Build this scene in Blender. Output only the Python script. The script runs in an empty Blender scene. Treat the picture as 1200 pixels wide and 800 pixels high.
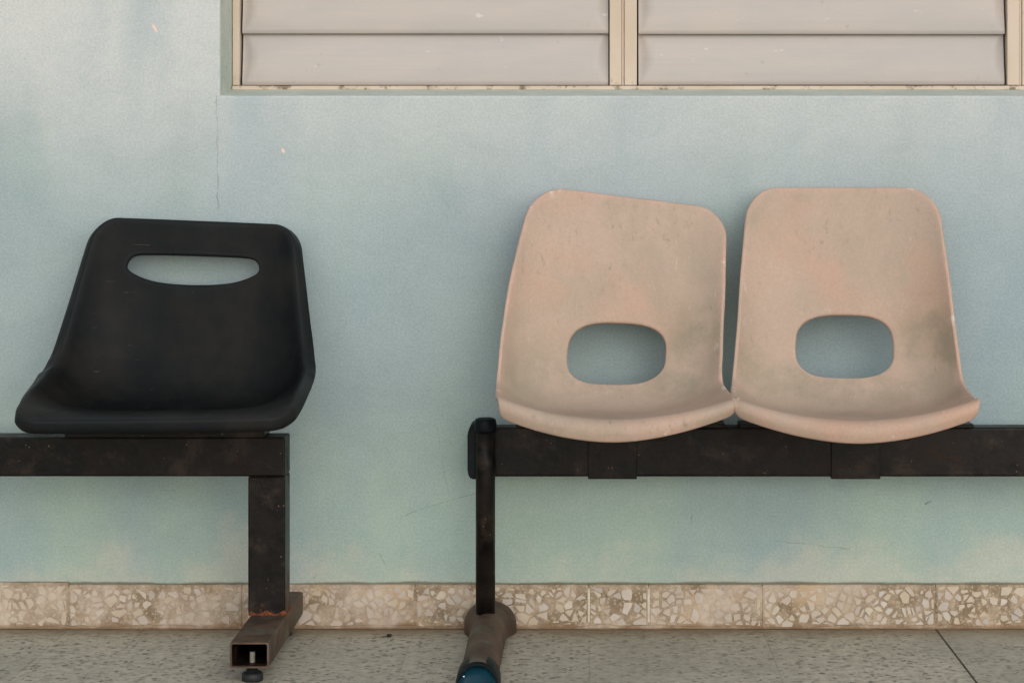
import bpy, bmesh, math, random
import numpy as np
from mathutils import Vector

random.seed(7)
rng = np.random.default_rng(11)
scene = bpy.context.scene
C = scene.collection
R = math.radians

# ------------------------------------------------------------------ camera
CAM_H, CAM_D, FPX = 0.7985, 3.85, 2580.0
cam_data = bpy.data.cameras.new('camera')
cam = bpy.data.objects.new('camera', cam_data)
C.objects.link(cam)
cam.location = (0, -CAM_D, CAM_H)
cam.rotation_euler = (R(90), 0, 0)
cam_data.sensor_width = 36.0
cam_data.lens = 36.0 * FPX / 1200.0
cam_data.shift_x = -85.0 / 1200.0
cam_data.shift_y = -200.0 / 1200.0
cam_data.clip_end = 200
scene.camera = cam
scene.render.resolution_x, scene.render.resolution_y = 1024, 682

# ------------------------------------------------------------------ sky, sun, exposure
SUN_EL, SUN_AZ = 25.0, 16.0          # azimuth measured from the wall's outward normal, plus = right
world = bpy.data.worlds.new('World')
scene.world = world
world.use_nodes = True
wn = world.node_tree
wn.nodes.clear()
sky = wn.nodes.new('ShaderNodeTexSky')
sky.sky_type = 'NISHITA'
sky.sun_disc = False
sky.sun_elevation = R(SUN_EL)
sky.sun_rotation = R(180 - SUN_AZ)
sky.air_density = 1.0
sky.dust_density = 1.2
hs = wn.nodes.new('ShaderNodeHueSaturation')
hs.inputs['Saturation'].default_value = 0.42
bg = wn.nodes.new('ShaderNodeBackground')
bg.inputs['Strength'].default_value = 0.15
wo = wn.nodes.new('ShaderNodeOutputWorld')
wn.links.new(sky.outputs[0], hs.inputs['Color'])
wn.links.new(hs.outputs[0], bg.inputs['Color'])
wn.links.new(bg.outputs[0], wo.inputs['Surface'])

sd = bpy.data.lights.new('sun', 'SUN')
sd.energy = 0.6
sd.angle = R(90)
sd.color = (1.0, 0.985, 0.975)
sun = bpy.data.objects.new('sun', sd)
C.objects.link(sun)
az, el = R(SUN_AZ), R(SUN_EL)
to_sun = Vector((math.sin(az) * math.cos(el), -math.cos(az) * math.cos(el), math.sin(el)))
sun.rotation_euler = to_sun.to_track_quat('Z', 'Y').to_euler()
sun.location = to_sun * 6

vs = scene.view_settings
vs.view_transform = 'Standard'
vs.look = 'None'
vs.exposure = 0.30
vs.gamma = 1.0
vs.use_curve_mapping = False

# ------------------------------------------------------------------ node helpers
def srgb(r, g, b):
    f = lambda c: (c / 255 / 12.92) if c / 255 <= 0.04045 else ((c / 255 + 0.055) / 1.055) ** 2.4
    return (f(r), f(g), f(b), 1.0)

class NT:
    def __init__(self, name):
        self.m = bpy.data.materials.new(name)
        self.m.use_nodes = True
        self.t = self.m.node_tree
        self.t.nodes.clear()
        self.out = self.n('ShaderNodeOutputMaterial')
        self.b = self.n('ShaderNodeBsdfPrincipled')
        self.l(self.b.outputs[0], self.out.inputs['Surface'])
        self.tc = self.n('ShaderNodeTexCoord')
        self.geo = None
    def n(self, ty):
        return self.t.nodes.new(ty)
    def l(self, a, b):
        self.t.links.new(a, b)
    def put(self, sock, v):
        if hasattr(v, 'is_output') or isinstance(v, bpy.types.NodeSocket):
            self.l(v, sock)
        else:
            sock.default_value = v
    def pos(self):
        if not self.geo:
            self.geo = self.n('ShaderNodeNewGeometry')
        return self.geo.outputs['Position']
    def obj(self):
        return self.tc.outputs['Object']
    def noise(self, vec, scale, detail=4, rough=0.55, dist=0.0, stretch=None):
        if stretch:
            mp = self.n('ShaderNodeMapping')
            mp.inputs['Scale'].default_value = stretch
            self.l(vec, mp.inputs['Vector'])
            vec = mp.outputs[0]
        x = self.n('ShaderNodeTexNoise')
        self.l(vec, x.inputs['Vector'])
        x.inputs['Scale'].default_value = scale
        x.inputs['Detail'].default_value = detail
        x.inputs['Roughness'].default_value = rough
        x.inputs['Distortion'].default_value = dist
        return x.outputs['Fac']
    def voro(self, vec, scale, feature='F1'):
        x = self.n('ShaderNodeTexVoronoi')
        x.feature = feature
        self.l(vec, x.inputs['Vector'])
        x.inputs['Scale'].default_value = scale
        return x
    def ramp(self, fac, a, b, lo=0.0, hi=1.0):
        x = self.n('ShaderNodeMapRange')
        x.interpolation_type = 'SMOOTHSTEP'
        self.put(x.inputs['Value'], fac)
        x.inputs['From Min'].default_value = a
        x.inputs['From Max'].default_value = b
        x.inputs['To Min'].default_value = lo
        x.inputs['To Max'].default_value = hi
        return x.outputs[0]
    def mix(self, fac, a, b, mode='MIX'):
        x = self.n('ShaderNodeMix')
        x.data_type = 'RGBA'
        x.blend_type = mode
        self.put(x.inputs[0], fac)
        self.put(x.inputs[6], a)
        self.put(x.inputs[7], b)
        return x.outputs[2]
    def math(self, op, a, b=0.0):
        x = self.n('ShaderNodeMath')
        x.operation = op
        self.put(x.inputs[0], a)
        self.put(x.inputs[1], b)
        return x.outputs[0]
    def vmath(self, op, a, b=None):
        x = self.n('ShaderNodeVectorMath')
        x.operation = op
        self.put(x.inputs[0], a)
        if b is not None:
            self.put(x.inputs[1], b)
        return x
    def sep(self, v):
        x = self.n('ShaderNodeSeparateXYZ')
        self.l(v, x.inputs[0])
        return x.outputs
    def bump(self, h, strength, dist, normal=None):
        x = self.n('ShaderNodeBump')
        self.put(x.inputs['Height'], h)
        x.inputs['Strength'].default_value = strength
        x.inputs['Distance'].default_value = dist
        if normal is not None:
            self.l(normal, x.inputs['Normal'])
        return x.outputs[0]
    def done(self, col, rough=0.6, normal=None, spec=0.4):
        self.put(self.b.inputs['Base Color'], col)
        self.put(self.b.inputs['Roughness'], rough)
        self.b.inputs['Specular IOR Level'].default_value = spec
        if normal is not None:
            self.l(normal, self.b.inputs['Normal'])
        return self.m
    def seg(self, vec, ax, az, bx, bz, w0, w1):
        """mask of a thin wobbly line on the wall from (ax,az) to (bx,bz)"""
        d = self.vmath('SUBTRACT', vec, (ax, 0, az)).outputs[0]
        e = Vector((bx - ax, 0, bz - az))
        t = self.vmath('DOT_PRODUCT', d, tuple(e / e.length_squared)).outputs['Value']
        t = self.math('MINIMUM', self.math('MAXIMUM', t, 0.0), 1.0)
        sc = self.vmath('SCALE', tuple(e))
        self.l(t, sc.inputs['Scale'])
        r = self.vmath('SUBTRACT', d, sc.outputs[0]).outputs[0]
        ln = self.vmath('LENGTH', r).outputs['Value']
        return self.ramp(ln, w0, w1, 1.0, 0.0)

# ------------------------------------------------------------------ materials
def mat_wall():
    n = NT('painted_stucco')
    p = n.pos()
    xyz = n.sep(p)
    x, z = xyz[0], xyz[2]
    n1 = n.noise(p, 1.9, 3, 0.5)
    n2 = n.noise(p, 5.0, 4, 0.6)
    ns = n.noise(p, 1.8, 3, 0.5, 0, (2.6, 1.0, 0.6))
    # blue grey paint with sage green and pale areas
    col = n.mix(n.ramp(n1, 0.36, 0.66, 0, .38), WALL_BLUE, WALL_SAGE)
    # paint turns to sage low on the wall, uneven edge
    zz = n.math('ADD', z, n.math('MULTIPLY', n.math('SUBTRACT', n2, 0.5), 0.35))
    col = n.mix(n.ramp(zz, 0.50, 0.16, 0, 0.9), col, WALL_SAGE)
    # paler grey paint higher up, uneven edge
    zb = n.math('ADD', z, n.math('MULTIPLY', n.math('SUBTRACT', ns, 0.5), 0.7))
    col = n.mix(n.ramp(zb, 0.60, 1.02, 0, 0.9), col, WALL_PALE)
    col = n.mix(n.ramp(ns, 0.40, 0.66, 0, 0.60), col, WALL_BLUE2)
    # pale lime bloom creeping up from the skirting
    ze = n.math('SUBTRACT', z, n.math('MULTIPLY', n.ramp(n.noise(p, 4.5, 5, 0.7), 0.38, 0.80), 0.16))
    col = n.mix(n.ramp(ze, 0.125, 0.01, 0, 0.55), col, srgb(202, 198, 182))
    # dark line along the top of the skirting
    zd = n.math('ADD', z, n.math('MULTIPLY', n.noise(p, 9.0, 3, 0.6), -0.010))
    col = n.mix(n.ramp(zd, 0.0765, 0.0725, 0, 0.75), col, srgb(92, 86, 62))
    # grain
    g = n.noise(p, 260.0, 3, 0.7)
    g2 = n.noise(p, 70.0, 4, 0.7)
    col = n.mix(n.ramp(g, 0.30, 0.70, 0.0, 1.0), n.mix(1.0, col, (0.83, 0.84, 0.83, 1), 'MULTIPLY'), col)
    col = n.mix(n.ramp(g2, 0.30, 0.68, 0.35, 0.0), col, n.mix(1.0, col, (0.86, 0.90, 0.86, 1), 'MULTIPLY'))
    tr = n.noise(p, 11, 6, .68, .6, (1.0, 1, 1.5))
    col = n.mix(n.ramp(tr, .36, .64, .55, 0), col, n.mix(1.0, col, (.90, .92, .93, 1), 'MULTIPLY'))
    # specks
    sp = n.voro(p, 55.0).outputs['Distance']
    sel = n.ramp(n.noise(p, 23.0, 2, 0.5), 0.66, 0.70)
    col = n.mix(n.math('MULTIPLY', n.ramp(sp, 0.09, 0.05, 0, 0.55), sel), col, srgb(105, 110, 104))
    # hairline cracks and scuffs
    wob = n.n('ShaderNodeTexNoise')
    n.l(p, wob.inputs['Vector'])
    wob.inputs['Scale'].default_value = 26.0
    wob.inputs['Detail'].default_value = 3
    wv = n.vmath('SCALE', n.vmath('SUBTRACT', wob.outputs['Color'], (0.5, 0.5, 0.5)).outputs[0])
    wv.inputs['Scale'].default_value = 0.014
    flat = n.vmath('MULTIPLY', n.vmath('ADD', p, wv.outputs[0]).outputs[0], (1, 0, 1)).outputs[0]
    mask = None
    k = CAM_D / FPX
    X = lambda a: (a - 685) * k
    Z = lambda b: CAM_H - (b - 200) * k
    for a, b, c, d, w, s in [(254, 113, 256, 250, .0016, .55), (470, 604, 556, 577, .0013, .45),
                             (513, 500, 524, 578, .0012, .28), (444, 648, 455, 668, .0016, .45),
                             (910, 634, 1000, 644, .0014, .5), (1085, 590, 1092, 586, .0024, .9),
                             (810, 606, 810, 613, .0022, .9),
                             (368, 677, 374, 670, .002, .6), (188, 574, 206, 576, .002, .4),
                             (92, 277, 100, 276, .0014, .5)]:
        m_ = n.math('MULTIPLY', n.seg(flat, X(a), Z(b), X(c), Z(d), w * .3, w), s)
        mask = m_ if mask is None else n.math('MAXIMUM', mask, m_)
    mask = n.math('MULTIPLY', mask, n.ramp(n.noise(p, 34, 3, .6), .34, .62, .10, .75))
    col = n.mix(mask, col, srgb(92, 96, 88))
    fl = n.math('MAXIMUM', n.seg(flat, X(180), Z(30), X(184), Z(36), .001, .0024), n.seg(flat, X(332), Z(176), X(333), Z(178), .0012, .003))
    col = n.mix(fl, col, srgb(232, 196, 182))
    h = n.math('ADD', n.math('MULTIPLY', g, 0.6), n.math('MULTIPLY', g2, 0.8))
    h = n.math('SUBTRACT', h, n.math('MULTIPLY', mask, 0.6))
    nb = n.bump(h, 0.40, 0.0014)
    nb = n.bump(n.noise(p, 7.0, 3, 0.5), 0.35, 0.01, nb)
    return n.done(col, 0.85, nb, 0.2)

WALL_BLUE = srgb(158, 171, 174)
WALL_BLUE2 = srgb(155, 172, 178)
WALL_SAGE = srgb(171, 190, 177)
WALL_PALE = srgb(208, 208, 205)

def mat_reveal():
    n = NT('green_reveal_paint')
    p = n.pos()
    a = n.noise(p, 14, 4, 0.6)
    g = n.noise(p, 240, 3, 0.7)
    col = n.mix(n.ramp(a, 0.35, 0.65), srgb(180, 190, 179), srgb(194, 200, 190))
    col = n.mix(n.ramp(n.noise(p, 30, 4, 0.6), 0.60, 0.72, 0, .7), col, srgb(206, 194, 168))
    col = n.mix(n.ramp(n.noise(p, 9, 3, 0.6, 0, (1, 1, 4)), 0.68, 0.72, 0, .6), col, srgb(120, 160, 152))
    col = n.mix(n.ramp(g, 0.3, 0.7), n.mix(1.0, col, (.84, .85, .84, 1), 'MULTIPLY'), col)
    return n.done(col, 0.8, n.bump(g, 0.5, 0.0015), 0.25)

def mat_tan():
    n = NT('faded_tan_plastic')
    p = n.obj()
    a = n.noise(p, 7, 4, 0.6)
    st = n.noise(p, 4.5, 5, 0.62, 0.3, (1.7, 1, 0.9))
    f = n.noise(p, 60, 5, 0.7, 0, (2.0, 1, 0.8))
    fi = n.noise(p, 220, 2, 0.6)
    col = n.mix(n.ramp(a, 0.35, 0.66), srgb(170, 151, 133), srgb(180, 157, 139))
    col = n.mix(n.ramp(st, 0.44, 0.74, 0, .60), col, srgb(146, 134, 115))
    col = n.mix(n.ramp(n.noise(p, 6.0, 4, .55), 0.46, 0.70, 0, .65), col, srgb(188, 150, 128))
    gr = n.math('MULTIPLY', n.ramp(f, 0.56, 0.72), n.ramp(n.noise(p, 8, 3, 0.6), 0.46, 0.66))
    col = n.mix(n.math('MULTIPLY', gr, .7), col, srgb(112, 104, 88))
    # rubbed through pinkish edges
    at = n.n('ShaderNodeAttribute')
    at.attribute_name = 'edge_wear'
    ew = n.math('MULTIPLY', at.outputs['Fac'], n.ramp(n.noise(p, 16, 4, .6), .35, .65, .10, .8))
    col = n.mix(ew, col, srgb(190, 158, 141))
    col = n.mix(n.math('MULTIPLY', at.outputs['Fac'], n.ramp(n.noise(p, 28, 3, .6), .62, .68, 0, .8)), col, srgb(206, 192, 178))
    # grime that collects in the bend of the seat
    at2 = n.n('ShaderNodeAttribute')
    at2.attribute_name = 'bend_grime'
    gm = n.math('MULTIPLY', at2.outputs['Fac'], n.ramp(n.noise(p, 12, 5, .65), .38, .66, .1, .8))
    col = n.mix(gm, col, srgb(134, 128, 108))
    sc = n.noise(p, 45, 2, .5, .4, (7, 1, 1))
    col = n.mix(n.ramp(sc, .70, .76, 0, .45), col, srgb(196, 180, 165))
    col = n.mix(n.ramp(fi, .35, .65, .11, 0), col, srgb(120, 104, 88))
    nb = n.bump(n.math('ADD', f, n.math('MULTIPLY', fi, .4)), 0.18, 0.0015)
    return n.done(col, n.ramp(a, .3, .7, .58, .72), nb, 0.3)

def mat_black_plastic():
    n = NT('worn_black_plastic')
    p = n.obj()
    a = n.noise(p, 8, 4, .6)
    fi = n.noise(p, 420, 2, .6)
    col = n.mix(n.ramp(a, .35, .7), srgb(13, 16, 17), srgb(19, 21, 21))
    col = n.mix(n.ramp(n.noise(p, 5, 4, .6), .5, .72, 0, .6), col, srgb(38, 34, 30))
    at = n.n('ShaderNodeAttribute')
    at.attribute_name = 'edge_wear'
    col = n.mix(n.math('MULTIPLY', at.outputs['Fac'], .55), col, srgb(34, 38, 39))
    sp = n.voro(p, 60).outputs['Distance']
    sel = n.ramp(n.noise(p, 21, 2, .5), .62, .68)
    col = n.mix(n.math('MULTIPLY', n.ramp(sp, .08, .04, 0, .8), sel), col, srgb(130, 126, 118))
    scr = n.math('MULTIPLY', n.ramp(n.noise(p, 38, 2, .5, .5, (1, 1, 7)), .70, .75), n.ramp(n.noise(p, 6, 3, .5), .45, .62))
    col = n.mix(n.math('MULTIPLY', scr, .5), col, srgb(74, 72, 68))
    col = n.mix(n.ramp(n.noise(p, 3.5, 5, .65), .46, .70, 0, .5), col, srgb(44, 41, 37))
    nb = n.bump(n.math('ADD', fi, n.math('MULTIPLY', n.noise(p, 30, 4, .6), .6)), .4, .0010)
    return n.done(col, n.ramp(a, .3, .7, .38, .54), nb, .09)

def mat_frame(name, dark, mid, rust_amt, base_rust=False):
    n = NT(name)
    p = n.pos()
    a = n.noise(p, 14, 5, .65, .2)
    b = n.noise(p, 55, 5, .7)
    col = n.mix(n.ramp(a, .38, .66), dark, mid)
    r = n.math('ADD', n.math('MULTIPLY', a, .6), n.math('MULTIPLY', b, .4))
    if base_rust:
        z = n.sep(p)[2]
        r = n.math('ADD', r, n.ramp(z, .10, .055, 0, .10))
    m = n.ramp(r, rust_amt, rust_amt + .10)
    rust = n.mix(n.ramp(b, .35, .65), srgb(58, 36, 24), srgb(88, 55, 36))
    col = n.mix(n.math('MULTIPLY', m, .7), col, rust)
    # dust film and rubbed bare grey-brown patches
    col = n.mix(n.ramp(n.noise(p, 16, 6, .7, .2), .50, .66, 0, .42), col, srgb(66, 54, 46))
    ch = n.voro(p, 120).outputs['Distance']
    col = n.mix(n.math('MULTIPLY', n.ramp(ch, .16, .08), n.ramp(n.noise(p, 31, 2, .5), .60, .66, 0, .8)), col, srgb(134, 112, 92))
    nb = n.bump(n.math('ADD', b, n.math('MULTIPLY', m, .7)), .45, .0016)
    rough = n.ramp(n.math('ADD', a, n.math('MULTIPLY', m, .5)), .35, .9, .34, .75)
    return n.done(col, rough, nb, .14)

def mat_rust_foot():
    n = NT('rusty_foot_metal')
    p = n.pos()
    a = n.noise(p, 22, 5, .65)
    b = n.noise(p, 90, 4, .7)
    col = n.mix(n.ramp(a, .35, .65), srgb(58, 47, 38), srgb(92, 70, 54))
    col = n.mix(n.ramp(b, .5, .7, 0, .6), col, srgb(98, 62, 42))
    col = n.mix(n.ramp(n.noise(p, 12, 3, .5), .5, .62, 0, .6), col, srgb(96, 92, 78))
    return n.done(col, .62, n.bump(n.math('ADD', a, b), .5, .0015), .35)

def mat_weld():
    n = NT('orange_rust')
    p = n.pos()
    b = n.noise(p, 120, 4, .7)
    col = n.mix(n.ramp(b, .35, .65), srgb(70, 40, 26), srgb(128, 72, 44))
    return n.done(col, .85, n.bump(b, .8, .003), .2)

def mat_simple(name, c1, c2, rough, scale=40, spec=.4, bumpd=.0008):
    n = NT(name)
    p = n.obj()
    a = n.noise(p, scale, 4, .6)
    col = n.mix(n.ramp(a, .35, .65), c1, c2)
    return n.done(col, rough, n.bump(a, .3, bumpd), spec)

def mat_slat():
    n = NT('cream_louver_paint')
    p = n.pos()
    oi = n.n('ShaderNodeObjectInfo')
    a = n.noise(p, 5, 4, .6, 0, (1, 1, 4))
    ln = n.noise(p, 30, 3, .6, 0, (0.12, 1, 9))
    col = n.mix(n.ramp(a, .35, .68), srgb(173, 166, 160), srgb(181, 171, 162))
    col = n.mix(n.ramp(ln, .48, .66, 0, .35), col, srgb(168, 163, 156))
    col = n.mix(n.ramp(oi.outputs['Random'], 0, 1, 0, .25), col, srgb(174, 170, 168))
    d = n.math('MULTIPLY', n.ramp(n.noise(p, 60, 4, .7), .60, .70), n.ramp(n.noise(p, 9, 3, .6), .52, .66))
    col = n.mix(n.math('MULTIPLY', d, .5), col, srgb(140, 128, 108))
    w = n.math('MULTIPLY', n.ramp(n.noise(p, 45, 3, .6, 0, (.5, 1, 1)), .68, .74), .5)
    col = n.mix(w, col, srgb(212, 207, 200))
    nb = n.bump(n.math('ADD', n.math('MULTIPLY', ln, .8), n.noise(p, 180, 3, .6)), .18, .0012)
    return n.done(col, .55, nb, .35)

def mat_window_frame():
    n = NT('beige_frame_paint')
    p = n.pos()
    a = n.noise(p, 12, 4, .6, 0, (1, 1, .4))
    col = n.mix(n.ramp(a, .35, .66), srgb(190, 172, 151), srgb(198, 181, 163))
    z = n.sep(p)[2]
    dirt = n.math('MULTIPLY', n.ramp(z, .975, .944), n.ramp(n.noise(p, 40, 5, .7), .52, .66))
    col = n.mix(n.math('MULTIPLY', dirt, .85), col, srgb(92, 78, 56))
    return n.done(col, .6, n.bump(n.noise(p, 120, 3, .6), .25, .001), .35)

def mat_chip():
    n = NT('marble_chip')
    oi = n.n('ShaderNodeObjectInfo')
    p = n.pos()
    rp = n.n('ShaderNodeValToRGB')
    e = rp.color_ramp.elements
    e[0].position, e[0].color = 0.0, srgb(196, 188, 180)
    e[1].position, e[1].color = 1.0, srgb(208, 198, 178)
    for pos, c in [(.2, (184, 168, 150)), (.38, (206, 196, 186)), (.55, (192, 176, 152)), (.72, (200, 186, 166)), (.86, (178, 170, 162))]:
        q = rp.color_ramp.elements.new(pos)
        q.color = srgb(*c)
    n.l(oi.outputs['Random'], rp.inputs[0])
    a = n.noise(p, 70, 4, .65)
    col = n.mix(n.ramp(a, .35, .7, .30, 0), rp.outputs[0], srgb(170, 152, 128))
    # cement haze smeared over some of the stones
    hx = n.ramp(n.sep(p)[0], -.1, -.75, 0, .09)
    hz = n.math('ADD', n.noise(p, 7, 5, .62), hx)
    col = n.mix(n.ramp(hz, .46, .66, 0, .66), col, n.mix(n.ramp(n.noise(p, 40, 4, .6), .35, .65), srgb(180, 160, 141), srgb(200, 186, 169)))
    return n.done(col, .5, n.bump(a, .2, .0008), .4)

def mat_chip_bed():
    n = NT('terrazzo_cement')
    p = n.pos()
    a = n.noise(p, 26, 5, .65)
    b = n.noise(p, 130, 4, .7)
    v = n.voro(p, 170)
    col = n.mix(n.ramp(a, .36, .66), srgb(132, 114, 91), srgb(178, 158, 135))
    col = n.mix(n.ramp(v.outputs['Distance'], .42, .30, 0, .65), col, srgb(190, 172, 146))
    col = n.mix(n.ramp(b, .54, .74, 0, .6), col, srgb(98, 80, 54))
    col = n.mix(n.ramp(n.noise(p, 8, 3, .6), .56, .66, 0, .6), col, srgb(198, 170, 136))
    hx = n.ramp(n.sep(p)[0], -.1, -.75, 0, .09)
    hz = n.math('ADD', n.noise(p, 7, 5, .62), hx)
    col = n.mix(n.ramp(hz, .46, .66, 0, .66), col, n.mix(n.ramp(n.noise(p, 40, 4, .6), .35, .65), srgb(180, 160, 141), srgb(200, 186, 169)))
    z = n.sep(p)[2]
    zz = n.math('ADD', z, n.math('MULTIPLY', n.math('SUBTRACT', a, .5), .03))
    col = n.mix(n.ramp(zz, .012, .001, 0, .8), col, srgb(132, 106, 78))
    return n.done(col, .7, n.bump(n.math('ADD', a, b), .5, .002), .3)

def mat_floor():
    n = NT('worn_terrazzo_floor')
    p = n.pos()
    oi = n.n('ShaderNodeObjectInfo')
    y = n.sep(p)[1]
    a = n.noise(p, 3.0, 4, .6)
    b = n.noise(p, 55, 6, .78)
    wn_ = n.n('ShaderNodeTexNoise')
    n.l(p, wn_.inputs['Vector'])
    wn_.inputs['Scale'].default_value = 70.0
    v = n.voro(n.vmath('ADD', p, n.vmath('MULTIPLY', n.vmath('SUBTRACT', wn_.outputs['Color'], (.5, .5, .5)).outputs[0], (.02, .02, 0)).outputs[0]).outputs[0], 98)
    col = n.mix(n.ramp(a, .36, .66), srgb(190, 182, 164), srgb(204, 194, 174))
    col = n.mix(n.ramp(oi.outputs['Random'], 0, 1, 0, .35), col, srgb(172, 167, 152))
    col = n.mix(n.ramp(b, .38, .66, 0, .8), col, srgb(150, 141, 123))
    sel = n.sep(v.outputs['Color'])[0]
    pit = n.math('MULTIPLY', n.ramp(v.outputs['Distance'], .58, .18), n.ramp(sel, .50, .72))
    col = n.mix(n.math('MULTIPLY', pit, .80), col, srgb(94, 89, 77))
    lite = n.math('MULTIPLY', n.ramp(v.outputs['Distance'], .42, .25), n.ramp(sel, .26, .20))
    col = n.mix(n.math('MULTIPLY', lite, .55), col, srgb(190, 182, 164))
    col = n.mix(n.ramp(n.noise(p, 2.2, 5, .65, .4), .44, .66, 0, .5), col, srgb(154, 147, 131))
    # browner and darker towards the skirting, uneven edge
    yy = n.math('ADD', y, n.math('MULTIPLY', n.math('SUBTRACT', n.noise(p, 7, 4, .6), .5), .09))
    col = n.mix(n.ramp(yy, -.11, -.01, 0, .8), col, srgb(128, 110, 84))
    h = n.math('SUBTRACT', n.math('MULTIPLY', b, .5), pit)
    return n.done(col, n.ramp(b, .3, .7, .55, .8), n.bump(h, .5, .0016), .3)

def mat_grout():
    n = NT('floor_joint_cement')
    p = n.pos()
    a = n.noise(p, 30, 4, .6)
    col = n.mix(n.ramp(a, .35, .65), srgb(158, 150, 132), srgb(178, 170, 151))
    return n.done(col, .9, n.bump(a, .4, .002), .2)

M = dict(
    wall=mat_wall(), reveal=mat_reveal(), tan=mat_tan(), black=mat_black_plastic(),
    frame=mat_frame('black_frame_paint', srgb(14, 12, 10), srgb(27, 22, 18), .59, True),
    frame2=mat_frame('brown_black_frame_paint', srgb(14, 12, 11), srgb(34, 28, 24), .60),
    foot=mat_rust_foot(), weld=mat_weld(), slat=mat_slat(), wframe=mat_window_frame(),
    chip=mat_chip(), bed=mat_chip_bed(), floor=mat_floor(), grout=mat_grout(),
    rubber=mat_simple('dark_rubber', srgb(22, 26, 26), srgb(34, 38, 38), .55),
    cap=mat_simple('teal_black_plastic', srgb(10, 16, 17), srgb(15, 23, 25), .5, 40, .12),
    capface=mat_simple('glossy_blue_plastic', srgb(10, 46, 58), srgb(18, 58, 70), .30, 14, .5, .0003),
    bolt=mat_simple('zinc_bolt', srgb(120, 116, 104), srgb(150, 144, 130), .45, 90),
    dark=mat_simple('dark_interior', srgb(24, 20, 16), srgb(34, 28, 22), .9),
    soil=mat_simple('packed_soil', srgb(62, 54, 42), srgb(92, 82, 66), .95, 60),
    white=mat_simple('white_spot', srgb(226, 226, 220), srgb(236, 236, 230), .5),
    plaster=mat_simple('cement_fill', srgb(196, 184, 164), srgb(214, 204, 186), .85, 60, .2, .002),
    debris=mat_simple('dry_black_seed', srgb(26, 22, 18), srgb(44, 36, 28), .7, 200),
)

# ------------------------------------------------------------------ mesh helpers
def link(name, me, mat=None, parent=None):
    o = bpy.data.objects.new(name, me)
    if mat is not None and me is not None and not me.materials:
        me.materials.append(M[mat])
    C.objects.link(o)
    if parent:
        o.parent = parent
    return o

def from_bm(name, bm, mat, parent=None, smooth=False):
    bmesh.ops.recalc_face_normals(bm, faces=bm.faces)
    me = bpy.data.meshes.new(name)
    bm.to_mesh(me)
    bm.free()
    if smooth:
        me.shade_smooth()
    return link(name, me, mat, parent)

def empty(name, loc=(0, 0, 0)):
    o = bpy.data.objects.new(name, None)
    o.location = loc
    o.empty_display_size = .1
    C.objects.link(o)
    return o

def tag(o, label=None, cat=None, group=None, kind=None):
    if label: o['label'] = label
    if cat: o['category'] = cat
    if group: o['group'] = group
    if kind: o['kind'] = kind
    return o

def box_bm(x0, x1, y0, y1, z0, z1, bev=0.0, seg=2, bm=None):
    own = bm is None
    bm = bm or bmesh.new()
    r = bmesh.ops.create_cube(bm, size=1.0)
    for v in r['verts']:
        v.co = Vector(((x0 + x1) / 2 + v.co.x * (x1 - x0), (y0 + y1) / 2 + v.co.y * (y1 - y0), (z0 + z1) / 2 + v.co.z * (z1 - z0)))
    if bev:
        es = {e for v in r['verts'] for e in v.link_edges}
        bmesh.ops.bevel(bm, geom=list(es), offset=bev, segments=seg, affect='EDGES', profile=.5)
    return bm

def box(name, mat, parent, x0, x1, y0, y1, z0, z1, bev=0.0, seg=2):
    o = from_bm(name, box_bm(x0, x1, y0, y1, z0, z1, bev, seg), mat, parent)
    return o

def lathe_bm(profile, cx, cy, n=32, bm=None):
    """profile: list of (r,z), bottom to top; closed with fans"""
    bm = bm or bmesh.new()
    rings = []
    for r, z in profile:
        rings.append([bm.verts.new((cx + r * math.cos(2 * math.pi * i / n), cy + r * math.sin(2 * math.pi * i / n), z)) for i in range(n)])
    for a, b in zip(rings, rings[1:]):
        for i in range(n):
            bm.faces.new((a[i], a[(i + 1) % n], b[(i + 1) % n], b[i]))
    bm.faces.new(rings[0][::-1])
    bm.faces.new(rings[-1])
    return bm

def sweep_bm(section, ys, closed=False, scale=None, zoff=None, bm=None):
    """section: list of (x,z); copies placed at each y in ys"""
    bm = bm or bmesh.new()
    rows = []
    for k, y in enumerate(ys):
        s = scale[k] if scale else 1.0
        dz = zoff[k] if zoff else 0.0
        rows.append([bm.verts.new((x * s, y, z * s + dz)) for x, z in section])
    m = len(section)
    for a, b in zip(rows, rows[1:]):
        for i in range(m if closed else m - 1):
            bm.faces.new((a[i], a[(i + 1) % m], b[(i + 1) % m], b[i]))
    return bm, rows

# ------------------------------------------------------------------ floor (setting)
JX0, PITCH = 0.0074, 0.3025
me = bpy.data.meshes.new('floor')
me.from_pydata([(-6, -9, -.0007), (6, -9, -.0007), (6, .3, -.0007), (-6, .3, -.0007)], [], [(0, 1, 2, 3)])
floor = tag(link('floor', me, 'grout'), 'grey terrazzo tiled porch floor along the wall', kind='structure')

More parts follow.
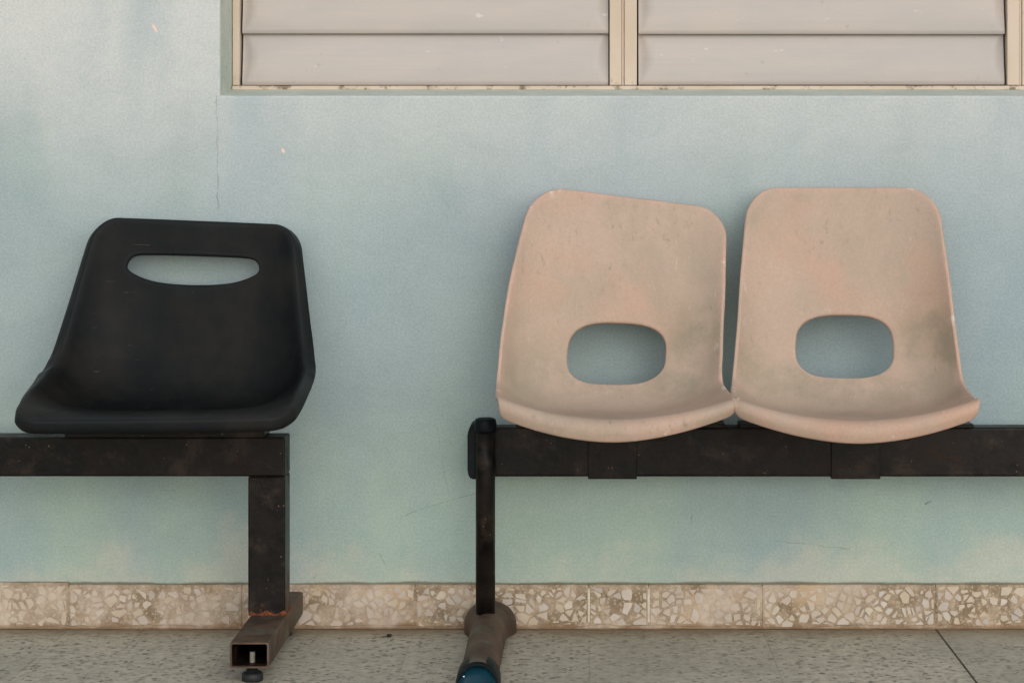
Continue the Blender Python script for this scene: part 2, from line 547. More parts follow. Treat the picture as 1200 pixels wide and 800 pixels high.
def tile_mesh(w, d):
    bm = box_bm(-w / 2, w / 2, -d / 2, d / 2, -.02, 0.0)
    top = [e for e in bm.edges if all(abs(v.co.z) < 1e-6 for v in e.verts)]
    bmesh.ops.bevel(bm, geom=top, offset=.0003, segments=1, affect='EDGES')
    bmesh.ops.recalc_face_normals(bm, faces=bm.faces)
    me = bpy.data.meshes.new('floor_tile')
    bm.to_mesh(me); bm.free()
    me.materials.append(M['floor'])
    return me
ROW0 = 0.138
t_full = tile_mesh(PITCH - .0005, PITCH - .0005)
t_cut = tile_mesh(PITCH - .0005, ROW0 - .0005)
t_full2 = tile_mesh(PITCH - .0024, PITCH - .0008)
t_cut2 = tile_mesh(PITCH - .0024, ROW0 - .0008)
for r in range(9):
    for c in range(-10, 10):
        wide = {1: -1, 2: 1}.get(c, 0)             # one open joint between these two columns
        m_ = (t_cut2 if wide else t_cut) if r == 0 else (t_full2 if wide else t_full)
        t = link('floor_tile', m_, None, floor)
        yc = -ROW0 / 2 if r == 0 else -ROW0 - PITCH * (r - .5)
        t.location = (JX0 + PITCH * (c + .5) + wide * .0008, yc, random.uniform(-.0001, .0002))
# soil packed in the open joint
me = bpy.data.meshes.new('joint_dirt')
jx = JX0 + PITCH * 2
me.from_pydata([(jx - .003, -2.8, -.0005), (jx + .003, -2.8, -.0005), (jx + .003, 0, -.0005), (jx - .003, 0, -.0005)], [], [(0, 1, 2, 3)])
link('joint_dirt', me, 'soil', floor)

# ------------------------------------------------------------------ wall with window opening
wall = tag(empty('stucco_facade', (0, 0, 0)), 'pale blue-green stucco wall with louvered window and terrazzo skirting', 'wall')
OX0, OX1, OZ0, OZ1 = -.637, 1.478, .930, 1.99
WX0, WX1, WZ1 = -3.2, 3.2, 3.0
bm = bmesh.new()
def ring(x0, x1, z0, z1, y):
    return [bm.verts.new((x0, y, z0)), bm.verts.new((x1, y, z0)), bm.verts.new((x1, y, z1)), bm.verts.new((x0, y, z1))]
outer = ring(WX0, WX1, 0, WZ1, 0)
c1 = ring(OX0 - .004, OX1 + .004, OZ0 - .004, OZ1 + .004, 0)
c2 = ring(OX0 - .001, OX1 + .001, OZ0 - .001, OZ1 + .001, .0015)
c3 = ring(OX0, OX1, OZ0, OZ1, .005)
ob = ring(WX0, WX1, 0, WZ1, .25)
for A, B in ((outer, c1), (c1, c2), (c2, c3)):
    for i in range(4):
        bm.faces.new((A[i], A[(i + 1) % 4], B[(i + 1) % 4], B[i]))
for i in range(4):
    bm.faces.new((outer[(i + 1) % 4], outer[i], ob[i], ob[(i + 1) % 4]))
me = bpy.data.meshes.new('plaster_face'); bm.to_mesh(me); bm.free()
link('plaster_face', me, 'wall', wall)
# reveal: splayed sides, sill sloping outward
bm = bmesh.new()
f = ring(OX0, OX1, OZ0, OZ1, .005)
b = ring(OX0 + .006, OX1 - .006, OZ0 + .0165, OZ1 - .006, .112)
for i in range(4):
    bm.faces.new((f[i], f[(i + 1) % 4], b[(i + 1) % 4], b[i]))
bmesh.ops.subdivide_edges(bm, edges=bm.edges[:], cuts=3, use_grid_fill=True)
me = bpy.data.meshes.new('window_reveal'); bm.to_mesh(me); bm.free()
link('window_reveal', me, 'reveal', wall)
box('window_back', 'dark', wall, OX0 - .02, OX1 + .02, .16, .245, OZ0 - .02, OZ1 + .02)  # dark panel standing in for the unlit room behind the slats

win = link('louvered_window', None, None, wall)
kx = 3.945 / FPX
PX = lambda a: (a - 685) * kx
JAMB = .094
def strip(name, x0, x1, y0=JAMB, z0=.9512, z1=OZ1 - .012):
    return box(name, 'wframe', win, x0, x1, y0, .150, z0, z1, .0012, 2)
strip('jamb', PX(272.5), PX(280.8))
bays = [(283.2, 713.0), (748.2, 1178.5), (1214, 1644)]
for a, b_ in ((714.6, 1181.0), ):
    pass
for m0 in (714.4, 1180.4):
    # mullion: two flat strips with a narrow bead between them
    mu = strip('mullion', PX(m0), PX(m0 + 14.0))
    box('mullion_bead', 'wframe', win, PX(m0 + 14.3), PX(m0 + 17.0), JAMB + .0025, .15, .9512, OZ1 - .012, .0006, 1)
    strip('mullion', PX(m0 + 17.3), PX(m0 + 32.0), JAMB - .0012)
strip('jamb', PX(1646.5), PX(1657))
box('bottom_rail', 'wframe', win, OX0 + .006, OX1 - .006, .090, .150, .9425, .9502, .001, 1)
box('top_rail', 'wframe', win, OX0 + .006, OX1 - .006, .090, .150, OZ1 - .0115, OZ1 - .004, .001, 1)

SL_P, SL_Z0 = .0918, .9522
def slat_mesh(w):
    """one louver blade: bellied section, lower lip forward, ends pinched to a crescent"""
    H = .098
    prof = []
    for i in range(25):
        t = i / 24
        y = .1015 + .0150 * t - .0060 * math.sin(math.pi * min(1, t * 1.02)) + .00015 * math.sin(t * 20)
        if t < .06:
            y += .003 * (1 - t / .06) ** 2
        prof.append((y, t * H))
    xs = [0, .0015, .004, .008, .013, .020, .030, w / 4, w / 2, 3 * w / 4, w - .030, w - .020, w - .013, w - .008, w - .004, w - .0015, w]
    bm = bmesh.new()
    rows = []
    for x in xs:
        e = min(x, w - x)
        row = []
        for i, (y, z) in enumerate(prof):
            t = i / 24
            cres = .017 * math.sin(math.pi * t) ** .8 + .001
            pin = max(0.0, 1 - e / cres)
            row.append(bm.verts.new((x - w / 2, y + .0075 * min(1, pin * 1.6) ** .7 * math.sin(math.pi * t), z)))
        rows.append(row)
    for a, c in zip(rows, rows[1:]):
        for i in range(24):
            bm.faces.new((a[i], c[i], c[i + 1], a[i + 1]))
    bmesh.ops.recalc_face_normals(bm, faces=bm.faces)
    geom = bmesh.ops.extrude_face_region(bm, geom=bm.faces[:])
    for v in [g for g in geom['geom'] if isinstance(g, bmesh.types.BMVert)]:
        v.co.y += .004
    bmesh.ops.recalc_face_normals(bm, faces=bm.faces)
    me = bpy.data.meshes.new('slat'); bm.to_mesh(me); bm.free()
    me.shade_smooth()
    me.set_sharp_from_angle(angle=R(50))
    me.materials.append(M['slat'])
    return me
sm = slat_mesh(PX(bays[0][1]) - PX(bays[0][0]))
for (a, b_) in bays:
    for r in range(11):
        s = link('slat', sm, None, win)
        s.location = ((PX(a) + PX(b_)) / 2, random.uniform(-.0006, .0006), SL_Z0 + r * SL_P)
        s.rotation_euler = (random.uniform(-.006, .006), random.uniform(-.0006, .0006), 0)

# ------------------------------------------------------------------ terrazzo skirting
SK_Y, SK_H = -.0100, .0766
joints = sorted([JX0 + PITCH * k for k in range(-8, 9)] + [.1116])
chips = []
def clip(poly, nx, nz, c):
    out = []
    for i in range(len(poly)):
        p, q = poly[i], poly[(i + 1) % len(poly)]
        dp, dq = p[0] * nx + p[1] * nz - c, q[0] * nx + q[1] * nz - c
        if dp <= 0: out.append(p)
        if dp * dq < 0:
            t = dp / (dp - dq)
            out.append((p[0] + (q[0] - p[0]) * t, p[1] + (q[1] - p[1]) * t))
    return out
def area(p):
    return .5 * abs(sum(p[i][0] * p[(i + 1) % len(p)][1] - p[(i + 1) % len(p)][0] * p[i][1] for i in range(len(p))))
tiles = []
for j0, j1 in zip(joints, joints[1:]):
    g = .0006
    h = SK_H + (.004 if j1 < -.85 else 0.0)
    t = box('skirting_tile', 'bed', wall, j0 + g, j1 - g, SK_Y, .004, .0, h, .0012, 2)
    tiles.append((t, j0 + g, j1 - g, h))
    if j1 < -1.25 or j0 > 1.05:
        continue
    W = j1 - j0 - 2 * g
    npts = int(W * h / 2.2e-4)
    pts = []
    while len(pts) < npts:
        c = (rng.uniform(0, W), rng.uniform(.002, h))
        dm = .004 + .022 * rng.random() ** 2
        if all((c[0] - q[0]) ** 2 + (c[1] - q[1]) ** 2 > min(dm, .015) ** 2 for q in pts) or rng.random() < .03:
            pts.append(c)
    for i, c in enumerate(pts):
        e0, e1, e2, e3 = (rng.uniform(.0025, .013, 2).tolist() + rng.uniform(.002, .011, 2).tolist())
        poly = [(.003, e0), (W - .003, e1), (W - .003, h - e2), (.003, h - e3)]
        for k, q in enumerate(pts):
            if k == i: continue
            nx, nz = q[0] - c[0], q[1] - c[1]
            L = math.hypot(nx, nz)
            if L > .07: continue
            nx, nz = nx / L, nz / L
            mid = ((c[0] + q[0]) / 2) * nx + ((c[1] + q[1]) / 2) * nz
            poly = clip(poly, nx, nz, mid - rng.uniform(.0002, .0030))
            if len(poly) < 3: break
        if len(poly) < 3: continue
        # knock corners off so that the stones are not perfect cells
        for _ in range(2):
            ang = rng.uniform(0, 2 * math.pi)
            nx, nz = math.cos(ang), math.sin(ang)
            mx = max(p[0] * nx + p[1] * nz for p in poly)
            mn = min(p[0] * nx + p[1] * nz for p in poly)
            poly = clip(poly, nx, nz, mx - (mx - mn) * rng.uniform(.05, .22))
        if len(poly) < 3: continue
        A = area(poly)
        if A < 1.0e-5: continue
        chips.append((A, t, j0 + g, poly, rng.random()))
def chip_geo(bm, poly, x0):
    cx = sum(p[0] for p in poly) / len(poly); cz = sum(p[1] for p in poly) / len(poly)
    yb, yt = SK_Y + .001, SK_Y - .0011
    b = [bm.verts.new((x0 + p[0], yb, p[1])) for p in poly]
    f = [bm.verts.new((x0 + cx + (p[0] - cx) * .93, yt, cz + (p[1] - cz) * .93)) for p in poly]
    for i in range(len(poly)):
        j = (i + 1) % len(poly)
        bm.faces.new((b[i], b[j], f[j], f[i]))
    bm.faces.new(f)
chips.sort(key=lambda c: -c[0])
small = {}
n_big = 0
for A, t, x0, poly, rnd in chips:
    if rnd < .22 and A < 3e-4:
        continue                                   # bare cement between the stones
    inview = x0 < .9 and x0 > -1.12
    if n_big < 285 and inview and A > 6e-5:
        bm = bmesh.new(); chip_geo(bm, poly, x0)
        from_bm('stone_chip', bm, 'chip', t)
        n_big += 1
    else:
        small.setdefault(t.name, (t, []))[1].append((poly, x0))
for t, lst in small.values():
    bm = bmesh.new()
    for poly, x0 in lst: chip_geo(bm, poly, x0)
    tag(from_bm('small_stone_chips', bm, 'chip', t), kind='stuff')
box('skirting_bed', 'bed', wall, -2.4, 2.4, SK_Y + .0014, .003, .001, SK_H - .003)
# pale cement smeared in two of the joints, and mortar fillet along the floor
for jx in (JX0, .1116):
    box('joint_filler', 'plaster', wall, jx - .0022, jx + .0022, SK_Y - .0018, .0, .012, SK_H - .006, .0010, 2)
bm = bmesh.new()
xs = np.linspace(-2.4, 2.5, 330)
prev = None
for x in xs:
    q = .003 + .006 * (.5 + .5 * math.sin(x * 9.0 + 2.2 * math.sin(x * 23.0))) * rng.uniform(.5, 1)
    row = [bm.verts.new((x, SK_Y - .0022 - .003 * rng.random(), q)), bm.verts.new((x, SK_Y - q * .9, .0006)), bm.verts.new((x, SK_Y + .003, .0006)), bm.verts.new((x, SK_Y + .003, q))]
    if prev:
        for i in range(4): bm.faces.new((prev[i], row[i], row[(i + 1) % 4], prev[(i + 1) % 4]))
    prev = row
from_bm('mortar_fillet', bm, 'bed', wall, True)

# ------------------------------------------------------------------ moulded seat shells
def catmull(P, n=60):
    P = np.array(P, float)
    P = np.vstack([2 * P[0] - P[1], P, 2 * P[-1] - P[-2]])
    out = []
    for i in range(1, len(P) - 2):
        p0, p1, p2, p3 = P[i - 1], P[i], P[i + 1], P[i + 2]
        for t in np.linspace(0, 1, n, endpoint=False):
            out.append(.5 * ((2 * p1) + (-p0 + p2) * t + (2 * p0 - 5 * p1 + 4 * p2 - p3) * t ** 2 + (-p0 + 3 * p1 - 3 * p2 + p3) * t ** 3))
    out.append(P[-2])
    return np.array(out)

def smooth_interp(s, xs, ys):
    ss = np.linspace(0, 1, 400)
    v = np.interp(ss, xs, ys)
    k = np.ones(41) / 41
    v = np.convolve(np.pad(v, 20, mode='edge'), k, 'valid')
    return np.interp(s, ss, v)

def make_seat(name, mat, parent, cx, nodes, hw, curl, cdir, pw, hole, r_front, r_top, rim, flange, thick,
              yaw=0.0, roll=0.0, shear=0.0, rings=34, nb=340, front_arc=0.0, front_rise=0.0, roll_low=0.0):
    prof = catmull(nodes)
    seg = np.linalg.norm(np.diff(prof, axis=0), axis=1)
    cum = np.concatenate([[0], np.cumsum(seg)])
    L = cum[-1]
    yc = np.mean([n_[0] for n_ in nodes])
    zlo, zhi = prof[:, 1].min(), prof[:, 1].max()
    def S(x, s):                                   # x in -1..1, s in 0..1
        s = np.clip(s, 0, 1)
        y = np.interp(s * L, cum, prof[:, 0]); z = np.interp(s * L, cum, prof[:, 1])
        w = smooth_interp(s, *hw); c = smooth_interp(s, *curl); a = np.radians(smooth_interp(s, *cdir))
        g = np.abs(x) ** pw
        px_ = w * x * (1 - .018 * g * (c / .05))
        y = y - np.cos(a) * c * g * -1 * -1
        z = z + np.sin(a) * c * g
        y = y + front_arc * (x ** 2) * np.clip(1 - s / .30, 0, 1)
        z = z + front_rise * np.abs(x) ** 1.8 * np.clip(1 - s / .42, 0, 1)
        tz = np.clip((z - zlo) / (zhi - zlo), 0, 1)
        ro = np.radians(roll_low + (roll - roll_low) * np.clip((tz - 0.0) / 1.0, 0, 1))
        dz = z - zlo
        X_ = px_ * np.cos(ro) + dz * np.sin(ro) * .6 + shear * dz
        Z_ = z - px_ * np.sin(ro)
        ya = math.radians(yaw)
        dy = y - yc
        return np.stack([X_ * math.cos(ya) - dy * math.sin(ya), yc + X_ * math.sin(ya) + dy * math.cos(ya), Z_], -1)
    # outer outline in metres (x, s) as a rounded rectangle
    Wm = np.mean(hw[1])
    def arc(cx_, cy_, r, a0, a1, n):
        return [(cx_ + r * math.cos(t), cy_ + r * math.sin(t)) for t in np.linspace(a0, a1, n)]
    q = math.pi / 2
    path = arc(-Wm + r_front, r_front, r_front, 2 * q, 3 * q, 40) + arc(Wm - r_front, r_front, r_front, 3 * q, 4 * q, 40) \
        + arc(Wm - r_top, L - r_top, r_top, 0, q, 40) + arc(-Wm + r_top, L - r_top, r_top, q, 2 * q, 40)
    path = np.array(path + [path[0]])
    sl = np.concatenate([[0], np.cumsum(np.linalg.norm(np.diff(path, axis=0), axis=1))])
    t = np.linspace(0, sl[-1], nb, endpoint=False)
    out = np.stack([np.interp(t, sl, path[:, 0]), np.interp(t, sl, path[:, 1])], -1)
    hs_, hx_, hpts = hole
    hc = np.array([hx_, hs_ * L])
    d = out - hc
    hp0 = np.array(hpts)
    ext = np.vstack([hp0[-1:], hp0, hp0[:2]])
    dense = catmull(ext, 80)[80:-80]               # closed smooth outline
    dense = dense[:len(hp0) * 80]
    ha_, hb_ = np.abs(hp0[:, 0]).max(), np.abs(hp0[:, 1]).max()
    ang = np.arctan2(d[:, 1] / hb_ / 1.6, d[:, 0] / ha_)
    pa = np.arctan2(dense[:, 1] / hb_ / 1.6, dense[:, 0] / ha_)
    o_ = np.argsort(pa)
    hp = dense[o_]; aa = pa[o_]
    hp = np.vstack([hp, hp[:1]]); aa = np.append(aa, aa[0] + 2 * math.pi)
    hl = np.concatenate([[0], np.cumsum(np.linalg.norm(np.diff(hp, axis=0), axis=1))])
    ang = np.where(ang < aa[0], ang + 2 * math.pi, ang)
    base = np.interp(ang, aa, hl)
    order = np.argsort(ang)
    even = np.linspace(0, hl[-1], nb, endpoint=False)
    tgt = np.empty(nb)
    tgt = base.copy()
    tgt = np.mod(tgt, hl[-1])
    inn = hc + np.stack([np.interp(tgt, hl, hp[:, 0]), np.interp(tgt, hl, hp[:, 1])], -1)
    def E(P):
        return S(P[:, 0] / Wm, P[:, 1] / L)
    def normal(P):
        e = 1e-3
        du = E(P + [e, 0]) - E(P - [e, 0]); dv = E(P + [0, e]) - E(P - [0, e])
        nn = np.cross(du, dv)
        return nn / np.linalg.norm(nn, axis=1, keepdims=True)
    verts, wear, grime = [], [], []
    def add(P3, w, g_):
        verts.append(P3); wear.append(np.full(len(P3), w) if np.isscalar(w) else w); grime.append(g_)
    tt = np.linspace(0, 1, rings) 
    tt = tt ** .9
    Ps = [inn + (out - inn) * k for k in tt]
    def gfun(P):
        s = P[:, 1] / L
        side = np.exp(-((P[:, 0] - .82 * Wm) / .05) ** 2 - ((s - .62) / .13) ** 2)
        return np.clip(np.exp(-((s - .50) / .10) ** 2) * .8 + side * 1.1, 0, 1)
    # hole lip
    def perp(P, sgn):
        tg = np.roll(P, -1, 0) - np.roll(P, 1, 0)
        for _ in range(3):
            tg = (np.roll(tg, 1, 0) + 2 * tg + np.roll(tg, -1, 0)) / 4
        tg /= np.linalg.norm(tg, axis=1, keepdims=True) + 1e-12
        return np.stack([tg[:, 1], -tg[:, 0]], -1) * sgn * .002
    T = perp(Ps[0], -1); P3 = E(Ps[0]); T3 = P3 - E(Ps[0] - T); T3 /= np.linalg.norm(T3, axis=1, keepdims=True); N3 = normal(Ps[0])
    hr = min(rim, .0045)
    add(P3 + T3 * hr - N3 * (hr + .003), .8, gfun(Ps[0]) * 0)
    for a in (90, 60, 30):
        add(P3 + T3 * hr * math.sin(R(a)) - N3 * hr * (1 - math.cos(R(a))), .9 if a > 40 else .6, gfun(Ps[0]) * 0)
    for k, P in enumerate(Ps):
        edge = np.linalg.norm(P - out, axis=1)
        eh = np.linalg.norm(P - inn, axis=1)
        w = np.maximum(np.clip(1 - edge / .010, 0, 1), np.clip(1 - eh / .006, 0, 1) * .6)
        add(E(P), w, gfun(P))
    P = Ps[-1]; P3 = E(P); T = perp(P, 1); T3 = P3 - E(P - T); T3 /= np.linalg.norm(T3, axis=1, keepdims=True); N3 = normal(P)
    for a in (22, 45, 68, 90):
        add(P3 + T3 * rim * math.sin(R(a)) - N3 * rim * (1 - math.cos(R(a))), 1.0, gfun(P) * 0)
    if flange:
        add(P3 + T3 * (rim + flange * .04) - N3 * (rim + flange * .5), .5, gfun(P) * 0)
        add(P3 + T3 * (rim + flange * .06) - N3 * (rim + flange), .5, gfun(P) * 0)
    V = np.concatenate(verts); nr = len(verts)
    faces = []
    for r_ in range(nr - 1):
        for i in range(nb):
            j = (i + 1) % nb
            faces.append((r_ * nb + i, (r_ + 1) * nb + i, (r_ + 1) * nb + j, r_ * nb + j))
    me = bpy.data.meshes.new(name)
    V[:, 0] += cx
    me.from_pydata(V.tolist(), [], faces)
    for nm, arr in (('edge_wear', wear), ('bend_grime', grime)):
        at = me.attributes.new(nm, 'FLOAT', 'POINT')
        at.data.foreach_set('value', np.concatenate(arr).astype(np.float32))
    me.shade_smooth()
    # make normals face the sitter
    bm = bmesh.new(); bm.from_mesh(me)
    f0 = bm.faces[:][(nr // 2) * nb]
    bm.normal_update()
    if f0.normal.dot(Vector((0, -.6, .6))) < 0:
        bmesh.ops.reverse_faces(bm, faces=bm.faces[:])
    bm.to_mesh(me); bm.free()
    o = link(name, me, mat, parent)
    so = o.modifiers.new('thickness', 'SOLIDIFY')
    so.thickness = thick
    so.offset = -1
    return o

# ------------------------------------------------------------------ bench with the black seat
bb = tag(empty('waiting_bench', (-.5247, -.185, 0)), 'waiting bench with one black plastic seat on square black tube frame', 'bench')
OFF = Vector((-.5247, -.185, 0))
def under(o, root, off):
    """parent keeping world place: meshes are written in world metres"""
    o.parent = root
    o.location = o.location - off
    return o
BX = -.5247
black_nodes = [(-.437, .4145), (-.405, .422), (-.34, .416), (-.26, .404), (-.195, .405), (-.148, .426), (-.120, .472), (-.100, .54), (-.077, .63), (-.055, .708)]
seat = make_seat('seat', 'black', None, -.671, black_nodes,
    hw=([0, .1, .45, .62, .8, 1], [.211, .214, .212, .202, .184, .165]),
    curl=([0, .06, .14, .28, .42, .52, .62, .8, 1], [.000, .008, .026, .052, .072, .068, .052, .030, .016]),
    cdir=([0, .35, .5, .65, 1], [90, 84, 45, 8, 0]),
    pw=4.2, hole=(.880, 0.0, [(-.09, .018), (0, .019), (.09, .018), (.118, .0145), (.130, -.001), (.121, -.019), (.072, -.036), (0, -.041), (-.072, -.036), (-.121, -.019), (-.130, -.001), (-.118, .0145)]), r_front=.030, r_top=.038, rim=.0055, flange=.016, thick=.0035,
    yaw=0, roll=2.3, roll_low=-.8, shear=-.014)
tag(under(seat, bb, OFF), 'black moulded seat with a hand slot in its back')
under(box('beam', 'frame', None, -2.15, -.4944, -.216, -.154, .2940, .3590, .003, 2), bb, OFF)
under(box('seat_bracket', 'frame', None, -.856, -.528, -.225, -.150, .3595, .3780, .001, 1), bb, OFF)
under(box('seat_bracket', 'frame', None, -.80, -.585, -.34, -.14, .3785, .3975, .002, 1), bb, OFF)
for lx in (BX, -2.05):
    under(box('leg', 'frame', None, lx - .031, lx + .0303, -.2155, -.1545, .064, .2937, .003, 2), bb, OFF)
    # open rectangular foot tube
    x0, x1, z0, z1, w = lx - .0265, lx + .034, .026, .066, .0028
    bm = bmesh.new()
    o_ = [(x0 + .003, z0), (x1 - .003, z0), (x1 - .0008, z0 + .0008), (x1, z0 + .003), (x1, z1 - .003), (x1 - .0008, z1 - .0008), (x1 - .003, z1), (x0 + .003, z1), (x0 + .0008, z1 - .0008), (x0, z1 - .003), (x0, z0 + .003), (x0 + .0008, z0 + .0008)]
    mx, mz = (x0 + x1) / 2, (z0 + z1) / 2
    i_ = [(mx + (x - mx) * (1 - 2 * w / (x1 - x0)), mz + (z - mz) * (1 - 2 * w / (z1 - z0))) for x, z in o_]
    ya, yb = -.428, -.016
    A = [[bm.verts.new((x, y, z)) for x, z in sec] for y, sec in ((ya, i_), (ya, o_), (yb, o_), (yb, i_))]
    m_ = len(o_)
    for a, c in zip(A, A[1:] + A[:1]):
        for i in range(m_):
            bm.faces.new((a[i], a[(i + 1) % m_], c[(i + 1) % m_], c[i]))
    bm.faces.new(A[3])  # unseen rear end closed to keep light out of the tube
    bm.faces.ensure_lookup_table()
    inner_set = set(A[0]) | set(A[3])
    for fc in bm.faces:
        fc.material_index = 1 if all(v in inner_set for v in fc.verts) else 0  # inner faces coloured darker, painting in the shade inside the tube
    foot = under(from_bm('foot', bm, 'foot'), bb, OFF)
    foot.data.materials.append(M['frame'])
    for ay in (-.398, -.06):
        ad = from_bm('leveling_foot', lathe_bm([(.0155, .0), (.017, .002), (.0165, .012), (.013, .0145), (.009, .0150), (.009, .0255)], lx + .004, ay, 28), 'rubber', None, True)
        ad.parent = foot
        bo = from_bm('leveling_bolt', lathe_bm([(.0042, .0256)] + [(.0046 if k % 2 else .0040, .0265 + .0011 * k) for k in range(18)], lx + .004, ay, 16), 'bolt', None, True)
        bo.parent = foot
    # rusty weld bead round the bottom of the leg
    bm = bmesh.new()
    ring_pts = []
    X0, X1, Y0, Y1 = lx - .0265, lx + .0305, -.2165, -.1535
    for p, q_ in (((X0, Y0), (X1, Y0)), ((X1, Y0), (X1, Y1)), ((X1, Y1), (X0, Y1)), ((X0, Y1), (X0, Y0))):
        for k in range(22):
            ring_pts.append((p[0] + (q_[0] - p[0]) * k / 22, p[1] + (q_[1] - p[1]) * k / 22))
    rows = []
    for (x, y) in ring_pts:
        h_ = .0045 + .0035 * math.sin(x * 210 + y * 150) + random.uniform(-.0012, .0012); o2 = .003 + .002 * math.sin(x * 330 - y * 90) + random.uniform(-.0006, .0006)
        dx, dy = x - (X0 + X1) / 2, y - (Y0 + Y1) / 2
        L_ = math.hypot(dx, dy)
        dx, dy = dx / L_, dy / L_
        rows.append([bm.verts.new((x - dx * .002, y - dy * .002, .0660 + h_)), bm.verts.new((x + dx * o2 * .7, y + dy * o2 * .7, .0662 + h_ * .5)), bm.verts.new((x + dx * o2, y + dy * o2, .0658))])
    for i in range(len(rows)):
        a, c = rows[i], rows[(i + 1) % len(rows)]
        for k in range(2): bm.faces.new((a[k], a[k + 1], c[k + 1], c[k]))
    w_ = from_bm('weld_bead', bm, 'weld', None, True)
    w_.parent = foot

# ------------------------------------------------------------------ bench with the two tan seats
LX = -.1673
tb = tag(empty('waiting_bench', (LX, -.133, 0)), 'waiting bench with two worn tan plastic seats on round-legged dark frame', 'bench')
TOFF = Vector((LX, -.133, 0))
tan_nodes = [(-.452, .377), (-.456, .392), (-.446, .4045), (-.425, .4075), (-.39, .4030), (-.32, .3980), (-.25, .3960), (-.205, .402), (-.168, .424), (-.145, .462), (-.128, .52), (-.103, .62), (-.075, .71), (-.057, .7615)]
HP = [(.086 * (1 if c > 0 else -1) * abs(c) ** .7, .058 * (1 if q > 0 else -1) * abs(q) ** .7) for c, q in ((math.cos(t), math.sin(t)) for t in np.linspace(0, 2 * math.pi, 24, endpoint=False) + .05)]
common = dict(
    hw=([0, .08, .3, .45, .58, .75, 1], [.186, .191, .190, .187, .181, .173, .157]),
    curl=([0, .06, .15, .35, .5, .62, .8, 1], [.000, .002, .010, .038, .060, .052, .034, .014]),
    cdir=([0, .35, .5, .65, 1], [100, 85, 45, 10, 0]),
    pw=4.2, r_front=.010, r_top=.055, rim=.0045, flange=0.0, thick=.0045, front_arc=.040, front_rise=.034)
c1_ = dict(common); c1_['hw'] = (common['hw'][0], [.183, .188, .185, .184, .184, .180, .165])
s1 = make_seat('seat', 'tan', None, .039, [(y, z - (.012 if z > .5 else -.005)) for y, z in tan_nodes], yaw=4.0, roll=7.0, roll_low=-1.0, shear=.074, hole=(.588, .014, HP), **c1_)
tag(under(s1, tb, TOFF), 'faded tan seat with twisted, sloping back beside the leg')
nodes2 = [(y, z + (.005 if z > .5 else .003)) for y, z in tan_nodes]
s2 = make_seat('seat', 'tan', None, .432, nodes2, yaw=-3.0, roll=0.0, hole=(.593, 0.0, HP), **common)
tag(under(s2, tb, TOFF), 'faded tan seat with level back and grimy right side')
BY0, BY1 = -.118, -.072
under(box('beam', 'frame2', None, -.176, 1.95, BY0, BY1, .2800, .3636, .004, 3), tb, TOFF)
for sx, x0, x1 in ((.052, -.116, .238), (.436, .262, .658)):
    under(box('seat_bracket', 'frame2', None, x0, x1, BY0 - .012, BY1, .3640, .3705, .0012, 1), tb, TOFF)
    for ax in (-.075, .06):
        bm = box_bm(sx + ax, sx + ax + .022, -.36, BY1 - .004, .3710, .3900, .002, 1)
        under(from_bm('seat_arm', bm, 'frame2'), tb, TOFF)
for x0 in (.0058, .418):
    bm = box_bm(x0, x0 + .083, BY0 - .0032, BY1 + .003, .2765, .3630, .0012, 2)
    under(from_bm('clamp_band', bm, 'frame2'), tb, TOFF)
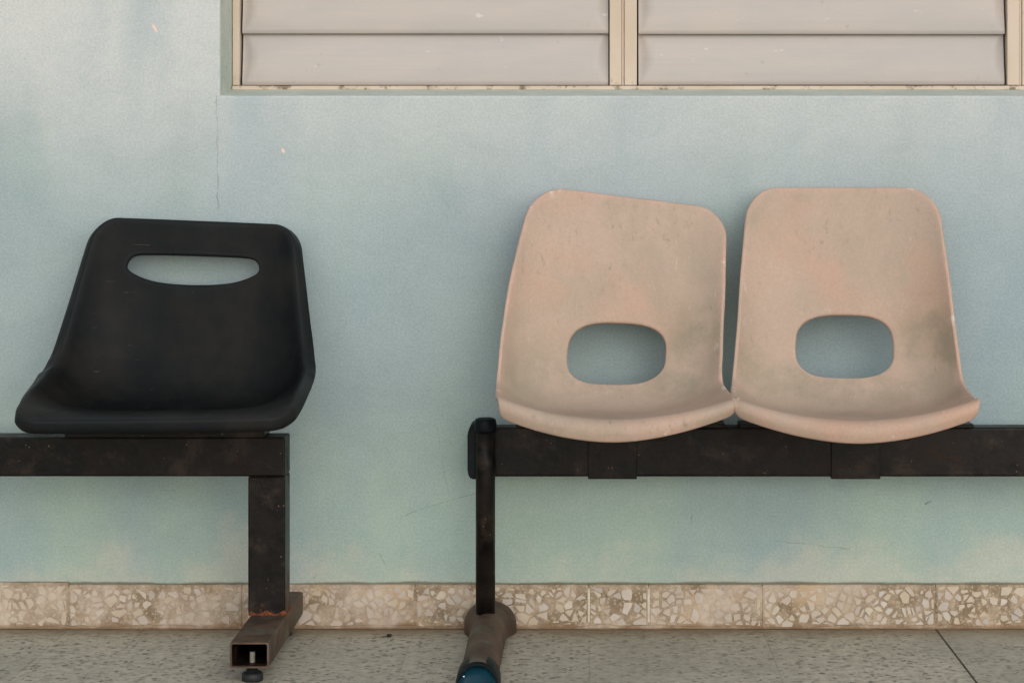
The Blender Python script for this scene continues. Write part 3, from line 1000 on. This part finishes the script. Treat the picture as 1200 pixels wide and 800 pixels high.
for lx, sgn in ((LX, -1), (1.88, 1)):
    r = .0165
    leg = under(from_bm('leg', lathe_bm([(r, .052), (r, .30), (r, .3650)], lx, -.1335, 40), 'frame2', None, True), tb, TOFF)
    cp = from_bm('leg_cap', lathe_bm([(.0182, .3590), (.0188, .361), (.0188, .3730), (.0172, .3795), (.0125, .3815), (.0118, .3808)], lx, -.1335, 40), 'cap', None, True)
    under(cp, tb, TOFF)
    # moulded plug closing the beam end, chamfered outline
    ex = lx - .031 if sgn < 0 else lx + .031
    bm = bmesh.new()
    pr = [(0, .290), (0, .354), (.005, .366), (.010, .3705), (.030, .3705), (.030, .2765), (.008, .2765), (.003, .280)]
    fr = [bm.verts.new((ex - sgn * x * .85, BY0 - .006, z)) for x, z in pr]
    bk = [bm.verts.new((ex - sgn * x * .85, BY1 + .006, z)) for x, z in pr]
    bm.faces.new(fr); bm.faces.new(bk[::-1])
    for i in range(len(pr)):
        bm.faces.new((fr[i], fr[(i + 1) % len(pr)], bk[(i + 1) % len(pr)], bk[i]))
    bmesh.ops.bevel(bm, geom=[e for e in bm.edges], offset=.002, segments=2, affect='EDGES')
    under(from_bm('beam_plug', bm, 'cap'), tb, TOFF)
    # foot: half-round channel, rear end flared into an open arch
    def arch(r_, h_, z0, n=22):
        s = [(-r_, z0)]
        s += [(-r_ * math.cos(math.pi * k / n), z0 + .014 + (h_ - .014) * math.sin(math.pi * k / n)) for k in range(n + 1)]
        s += [(r_, z0)]
        return s
    def channel(name, mat, spec, thick, parent=None):
        bm = bmesh.new()
        outer_, inner_ = [], []
        for y, r_, h_, z0 in spec:
            outer_.append([bm.verts.new((lx + .004 + x, y, z)) for x, z in arch(r_, h_, z0)])
            inner_.append([bm.verts.new((lx + .004 + x, y, z)) for x, z in arch(r_ - thick, h_ - thick, z0)])
        for rows, _ in ((outer_, 0), (inner_, 1)):
            for a, c in zip(rows, rows[1:]):
                for i in range(len(a) - 1): bm.faces.new((a[i], a[i + 1], c[i + 1], c[i]))
        for k in (0, -1):
            for i in range(len(outer_[0]) - 1): bm.faces.new((outer_[k][i], outer_[k][i + 1], inner_[k][i + 1], inner_[k][i]))
        for e in (0, -1):
            for k in range(len(outer_) - 1): bm.faces.new((outer_[k][e], outer_[k + 1][e], inner_[k + 1][e], inner_[k][e]))
        o = from_bm(name, bm, mat, None, True)
        o.data.set_sharp_from_angle(angle=R(40))
        if parent: o.parent = parent
        else: under(o, tb, TOFF)
        return o
    ft = channel('foot', 'foot', [(-.492, .0285, .046, .006), (-.40, .0286, .048, .006), (-.22, .0290, .049, .006), (-.14, .0300, .049, .006),
                                  (-.100, .0325, .050, .005), (-.070, .0395, .053, .002), (-.050, .0440, .054, .0005), (-.035, .0455, .054, .0005)], .003)
    channel('foot_cap', 'cap', [(-.498, .0325, .049, .0003), (-.490, .0338, .0512, .0003), (-.442, .0338, .0518, .0003), (-.438, .0330, .0510, .0003)], .0035, ft)
    # sloping glossy nose of the cap
    bm = bmesh.new()
    rows = []
    for k in range(9):
        t = k / 8
        y = -.482 - .062 * t
        rr, hh = .0296, .0452 * (1 - .93 * t)
        n_ = 16
        rows.append([bm.verts.new((lx + .004 - rr * math.cos(math.pi * i / n_), y, .0004 + hh * (math.sin(math.pi * i / n_)) ** .42)) for i in range(n_ + 1)])
    for a, c in zip(rows, rows[1:]):
        for i in range(len(a) - 1): bm.faces.new((a[i], a[i + 1], c[i + 1], c[i]))
    bm.faces.new(rows[0]); bm.faces.new(rows[-1][::-1])
    nose = from_bm('cap_nose', bm, 'capface', None, True)
    nose.data.set_sharp_from_angle(angle=R(60))
    nose.parent = ft
    for k, t in enumerate((.10, .28)):  # two small white dots on the left of the nose
        hh = .0452 * (1 - .93 * t)
        ca = .69
        zt = .0004 + hh * math.sqrt(1 - ca * ca) ** .42
        bm = bmesh.new()
        bmesh.ops.create_icosphere(bm, subdivisions=2, radius=.0016)
        for v in bm.verts:
            v.co = Vector((lx + .004 - .0296 * ca, -.482 - .062 * t, zt)) + Vector((v.co.x, v.co.y, v.co.z * .6))
        from_bm('white_dot', bm, 'white', ft, True)

# ------------------------------------------------------------------ small debris on the floor
bm = bmesh.new()
bmesh.ops.create_icosphere(bm, subdivisions=2, radius=1.0)
for v in bm.verts:
    v.co = Vector((v.co.x * .0046, v.co.y * .0036, v.co.z * .0030 + .0030)) * (1 + .12 * math.sin(v.co.x * 5 + v.co.y * 7))
box_bm(-.0115, -.003, -.0006, .0006, .0006, .0018, 0, 1, bm)
deb = from_bm('dry_seed', bm, 'debris', None, True)
deb.location = (-.3345, -.078, .0)
tag(deb, 'tiny dry black seed with stalk lying on the floor near skirting', 'seed')
